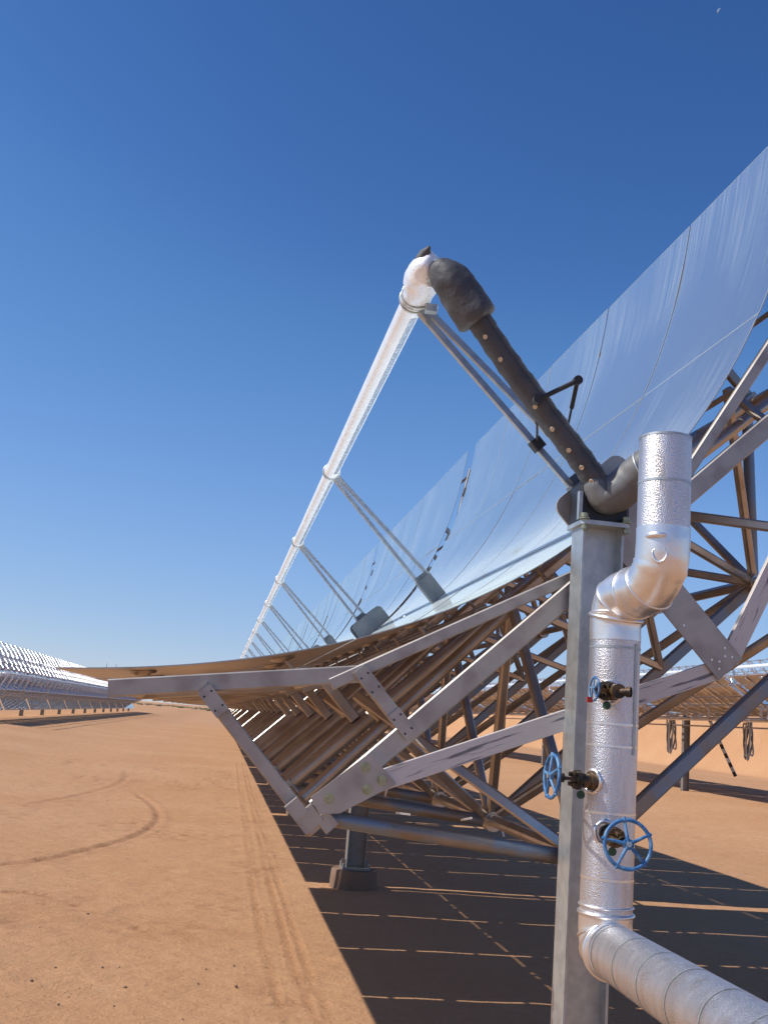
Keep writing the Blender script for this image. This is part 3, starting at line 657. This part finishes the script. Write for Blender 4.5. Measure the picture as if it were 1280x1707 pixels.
def handwheel(mb_rim, c, ax, Rr, hubm=None):
    c = Vector(c); ax = Vector(ax).normalized()
    mb_rim.ring(c, ax, Rr, Rr*.085, 40, 10)
    u = Vector((0, 0, 1)); a_ = ax.cross(u).normalized(); b_ = a_.cross(ax)
    for k in range(5):
        t = R(82+72*k); d = a_*math.cos(t)+b_*math.sin(t)
        mb_rim.tube([c+ax*Rr*.10+d*Rr*.12, c+d*Rr*.96], [Rr*.085, Rr*.065], 8); mb_rim.tube([c+d*Rr*.98, c+d*Rr*1.13], [Rr*.10, Rr*.075], 8)
    mb_rim.disc(c+ax*Rr*.06, ax, Rr*.23, Rr*.18, 20)
def valve(nm_label, wheel_c, ax, Rr, body_end, stub=None, red=False):
    """wheel centre, axis pointing from body to wheel, body_end: where the valve meets the pipe"""
    wc = Vector(wheel_c); be = Vector(body_end); ax = Vector(ax).normalized(); d = wc-be; L = d.length; dn = d.normalized()
    b = MB()
    b.disc(be+dn*L*.06, dn, .036, .022, 18); b.disc(be+dn*L*.22, dn, .030, .05, 14); b.disc(be+dn*L*.38, dn, .040, .014, 14); b.disc(be+dn*L*.44, dn, .038, .012, 14)
    u = Vector((0, 0, 1)); s_ = dn.cross(u).normalized(); u2 = s_.cross(dn)
    for i in range(4):
        q = (s_*math.cos(R(45+90*i))+u2*math.sin(R(45+90*i)))*.031; b.disc(be+dn*L*.41+q, dn, .008, .05, 6)
    for sgn in (-1, 1): b.beam(be+dn*L*.46+s_*sgn*.022, be+dn*L*.78+s_*sgn*.014, .010, .014, tuple(u2)); b.beam(be+dn*L*.46+u2*sgn*.02, be+dn*L*.6+u2*sgn*.016, .012, .012, tuple(s_))
    b.disc(be+dn*L*.78, dn, .019, .02, 12); b.disc(be+dn*L*.88, dn, .008, L*.24, 10)
    if stub:
        s0, s1 = Vector(stub[0]), Vector(stub[1]); b.tube([s0, s1], .017, 16); b.tube([s1-(s1-s0).normalized()*.012, s1+(s1-s0).normalized()*.006], .021, 16, False)
    body = pbld(b, 'valve', 'iron'); body['label'] = nm_label
    h = MB(); handwheel(h, wc, ax, Rr); pbld(h, 'handwheel', 'blue', body)
    n_ = MB(); n_.disc(wc+ax*Rr*.17, ax, Rr*.13, .010, 6); pbld(n_, 'wheel_nut', 'galv', body)
    tg = MB(); tg.disc(be+dn*L*.3+Vector((0, 0, -.058)), ax.lerp(Vector((0, -1, 0)), .6), .017, .005, 18); tg.tube([be+dn*L*.3, be+dn*L*.3+Vector((0, 0, -.045))], .002, 5); pbld(tg, 'tag_disc', 'green', body)
    if red: r_ = MB().box((wc.x-.03, wc.y-.006, wc.z-.055), (wc.x-.008, wc.y+.002, wc.z-.033)); pbld(r_, 'red_tag', 'red', body)
valve('small side valve with an edge-on blue wheel and an open stub', (1.480, 4.02, 2.150), (-1, -.06, .05), .047, (1.60, 4.13, 2.150), stub=[(1.575, 4.05, 2.148), (1.625, 4.01, 2.149)], red=True)
sv = MB(); sv.disc((1.585, 4.07, 2.150), (0, 1, 0), .030, .10, 14); pbld(sv, 'valve_boss', 'iron')
valve('middle valve with its blue wheel turned left, in front of the post', (1.372, 4.18, 1.790), (-1, -.03, .04), .086, (1.560, 4.20, 1.780))
valve('lowest valve with its blue wheel facing the viewer', (1.572, 3.85, 1.575), (-.10, -1, .14), .089, (1.60, 4.14, 1.585))
# frayed foil collars where the valves leave the jacket
for q, ax in (((1.60, 4.150, 1.585), (-.1, -1, 0)), ((1.555, 4.205, 1.780), (-1, -.4, 0)), ((1.60, 4.155, 2.150), (-.4, -1, 0))):
    c = MB().ring(q, ax, .046, .008, 24, 8); crumple(c, .006, 3, 40); pbld(c, 'valve_collar', 'jacket')

# ------------------------------------------------------------------ other rows
def row(name, x, zb, theta, y0, nmod, label, keep, recv=False, group='distant trough rows', truss=None):
    r_ = empty(name, (x, y0, zb+2.98), (0, -theta, 0)); tag(r_, label, 'solar trough', group)
    for m_ in range(nmod):
        part(truss or TRUSS, 'truss_section', r_, (0, m_*PITCHM, 0))
        for j in keep:
            for c in range(NP): 
                if m_ < 18//len(keep): part(PM[j], 'mirror_panel', r_, (0, m_*PITCHM+c*PW+.015, 0))
        if recv:
            for i in range(2):
                for nm, me in SUP: part(me, 'support_'+nm, r_, (0, m_*PITCHM+YR+i*4.075, 0))
    rest = MB()
    for m_ in range(18//max(1, len(keep)), nmod):
        for j in keep:
            for c in range(NP):
                me = PM[j]; rest.add([(q.co.x, q.co.y+m_*PITCHM+c*PW+.015, q.co.z) for q in me.vertices], []); o_ = len(rest.v)-len(me.vertices)
                for p in me.polygons: rest.f.append(tuple(i+o_ for i in p.vertices)); rest.m.append(p.material_index); rest.sm.append(p.use_smooth)
    if rest.f: tag(rest.build('mirror_panel', ['mirror', 'back', 'edge'], r_), kind='stuff')
    if recv: MB().tube([(0, i*nmod*PITCHM/12, FOC) for i in range(13)], .0615, 14).build('receiver_tube', 'receiver', r_)
    pr = MB()
    for k in (-1, 1):
        for s_, t_ in ((2.36, .80), (1.9, .50), (1.62, .27), (1.02, .075), (.5, -.045)):
            pr.beam((s_*k, 0, t_), (s_*k, nmod*PITCHM-.4, t_), .05, .04, (0, 0, 1), .1)
    pr.build('purlins', 'alum', r_)
    return r_
def bare_mesh(full=True):
    mb = MB()
    for k in range(NP+1):
        for kind, f in frame_members(fy(k), False):
            if full or kind in ('arm', 'rib', 'lip_beam', 'link_post'): f(mb)
    for k in range(NP):
        if full:
            for _, f in bay_members(fy(k), fy(k+1)): f(mb)
        for q in (.0, .5):
            y = (k+q)*PW
            if full and q == 0:  # bars added at slants chosen to throw sun glints at the camera
                mb.tube([(-2.42, y, .87), (-1.85, y-.5, .66)], .040, 8); mb.tube([(-1.80, y-.55, .64), (-1.22, y-1.08, .42)], .040, 8)
                mb.tube([(-2.45, y+.4, .9), (-1.3, y+.4, .18)], .022, 6)
                for q2 in range(4):
                    a = -1.9+q2*.62; mb.tube([(a, y-q2*.1, .30-.1*q2), (a+.38, y-.32-q2*.1, .19-.1*q2)], .05, 8)
                    mb.tube([(a, y+.5, -.10-.16*q2), (a+.34, y+.2, -.22-.16*q2)], .045, 8)
            elif not full:
                for a, b in ((-2.5, -1.4), (-1.4, -.4), (.4, 1.4), (1.4, 2.5)): mb.tube([(a, y, para(a)-.06), (b, y, para(b)-.06)], .03, 8)
    o = mb.build('truss_section', 'bright'); me = o.data; bpy.data.objects.remove(o); return me
BARE = bare_mesh(); LIGHT = bare_mesh(False)
LX = -12.5; LZ = gh(LX, 60)
lr = row('solar_trough', LX, LZ-.28, R(-27), 52, 12, 'distant row of bare glinting trough frames at the left edge of the photo', (2,), False, truss=BARE)
st2 = MB()
for k in range(12*NP):
    y = k//NP*PITCHM+(k % NP)*PW+.02
    a, b = Vector((.445, 0, -.637)), Vector((1.85, 0, -1.56)); n_ = Vector((b.z-a.z, 0, a.x-b.x)).normalized()*-.02
    q = [a, b, b+n_, a+n_]; st2.add([(v.x, y, v.z) for v in q]+[(v.x, y+PW-.04, v.z) for v in q], [(0, 1, 5, 4), (1, 2, 6, 5), (2, 3, 7, 6), (3, 0, 4, 7), (3, 2, 1, 0), (4, 5, 6, 7)])
st2.build('low_mirror_strip', 'mirror', lr)
for k in range(12):
    pylon(LX, 62.6+(k)*PITCHM-.2, LZ-.28, 'small distant pylon under the left trough row, %s from the left edge' % ORD[k], 'pylons under the left row')
RX = 16.6; RZ = gh(RX, 40)
row('solar_trough', RX, RZ-.28, R(4), 35.62-2*PITCHM+.2, 14, 'distant trough row with brown mirror backs seen through the truss at right', (0, 1, 2, 3), True, truss=LIGHT)
for k in range(14):
    pylon(RX, 35.62+(k-1)*PITCHM, RZ-.28, 'distant pylon under the right trough row, %s from the right edge' % ORD[k], 'pylons under the right row')
BX = 43.5; BZ = gh(BX, 90)
row('solar_trough', BX, BZ-.28, R(-20), 70, 14, 'silvery bare trough frames on top of the sand bank at right', (2,), False, truss=BARE)
# hoses hanging below the right row
def hanging(x, y, z, label):
    mb = MB()
    for k in range(5):
        pts = [(x+(.07+.03*k)*math.sin(t*6.28+k)+.03*k, y+.05*k, z-.85+(.70-.04*k)*math.cos(t*6.28)) for t in [i/16 for i in range(17)]]
        mb.tube(pts, .03, 7, False, k % 2)
    o = mb.build('coiled_hose', ['banded', 'galvdark']); tag(o, label, 'coiled hose', 'coiled hoses hanging below the right row')
hanging(16.2, 36.0, 3.15, 'coiled hose hanging just left of the distant pylon right of the pipe')
hanging(17.9, 33.6, 3.15, 'coiled hose hanging at the right edge of the photo')
hanging(16.2, 52.2, 3.15, 'coiled hose hanging behind the foreground H section post')
def striped(a, b, label):
    A = Vector(a); B = Vector(b); n = 14; mb = MB()
    for i in range(n): mb.tube([A.lerp(B, i/n), A.lerp(B, (i+1)/n)], .06, 10, True, i % 2)
    o = mb.build('striped_pole', ['banded', 'clip']); tag(o, label, 'pole')
striped((17.3, 35.5, 3.15), (18.35, 35.3, 1.0), 'black and white striped sloping pole under the far row right of the pipe')
g_ = MB(); g_.beam((RX-.4, 20, 2.62), (RX-.4, 140, 2.62), .05, .05); tag(g_.build('conduit_rail', 'alum'), 'thin dark rail running along the far right row below its frames', 'rail')

# ------------------------------------------------------------------ far things
rr = random.Random(8); sc_ = MB()
for i in range(900):
    x = rr.uniform(-260, 40); y = rr.uniform(420, 620); r_ = rr.uniform(.3, .9)
    n = 6
    for q in range(2):
        cx, cy2 = x+rr.uniform(-1, 1), y+rr.uniform(-1, 1)
        vs = [(cx+r_*math.cos(6.28*k/n), cy2+r_*math.sin(6.28*k/n), 0) for k in range(n)]+[(cx+.6*r_*math.cos(6.28*k/n+.4), cy2+.6*r_*math.sin(6.28*k/n+.4), r_*.9) for k in range(n)]+[(cx, cy2, r_*1.2)]
        sc_.add(vs, [(k, (k+1) % n, n+(k+1) % n, n+k) for k in range(n)]+[(n+k, n+(k+1) % n, 2*n) for k in range(n)])
tag(sc_.build('scrub', 'scrub'), 'low dry green scrub on the far horizon', 'scrub', kind='stuff')
tw = empty('power_pylon', (-71.9, 700, 0)); tag(tw, 'tiny double power pole on the horizon above the mirror edge at left', 'power pylon')
a = MB()
for x in (-3, 3): a.beam((x, 0, 0), (x, 0, 24), .35, .35)
a.build('poles', 'galv', tw); MB().beam((-5, 0, 21), (5, 0, 21), .35, .35).build('crossarm', 'galv', tw)
# the day moon: only its lit crescent
mo = MB(); n = 20; Rm = 4.1; c0 = Vector((0, 0, 0)); vs = []
vr = rt2; vu = up2
for i in range(n+1):
    t = math.pi*i/n; d1 = (-vr*math.cos(R(-35))-vu*math.sin(R(-35))); d2 = (vr*math.sin(R(-35))*-1+vu*math.cos(R(-35)))
    for f in (1.0, .75, .55):
        p = d2*math.cos(t)*Rm+d1*math.sin(t)*Rm*f; dep = math.sqrt(max(0, Rm*Rm-p.length_squared)); vs.append(c0+p-fwd*dep)
mo.add(vs, [(i*3+k, i*3+k+1, i*3+k+4, i*3+k+3) for i in range(n) for k in range(2)], 0, True)
md = Vector((490.3, 1000, 841.8)); o = mo.build('moon', 'moon', None, tuple(md+Vector((0, 0, EYE)))); tag(o, 'faint crescent day moon high in the sky', 'moon', kind='structure')
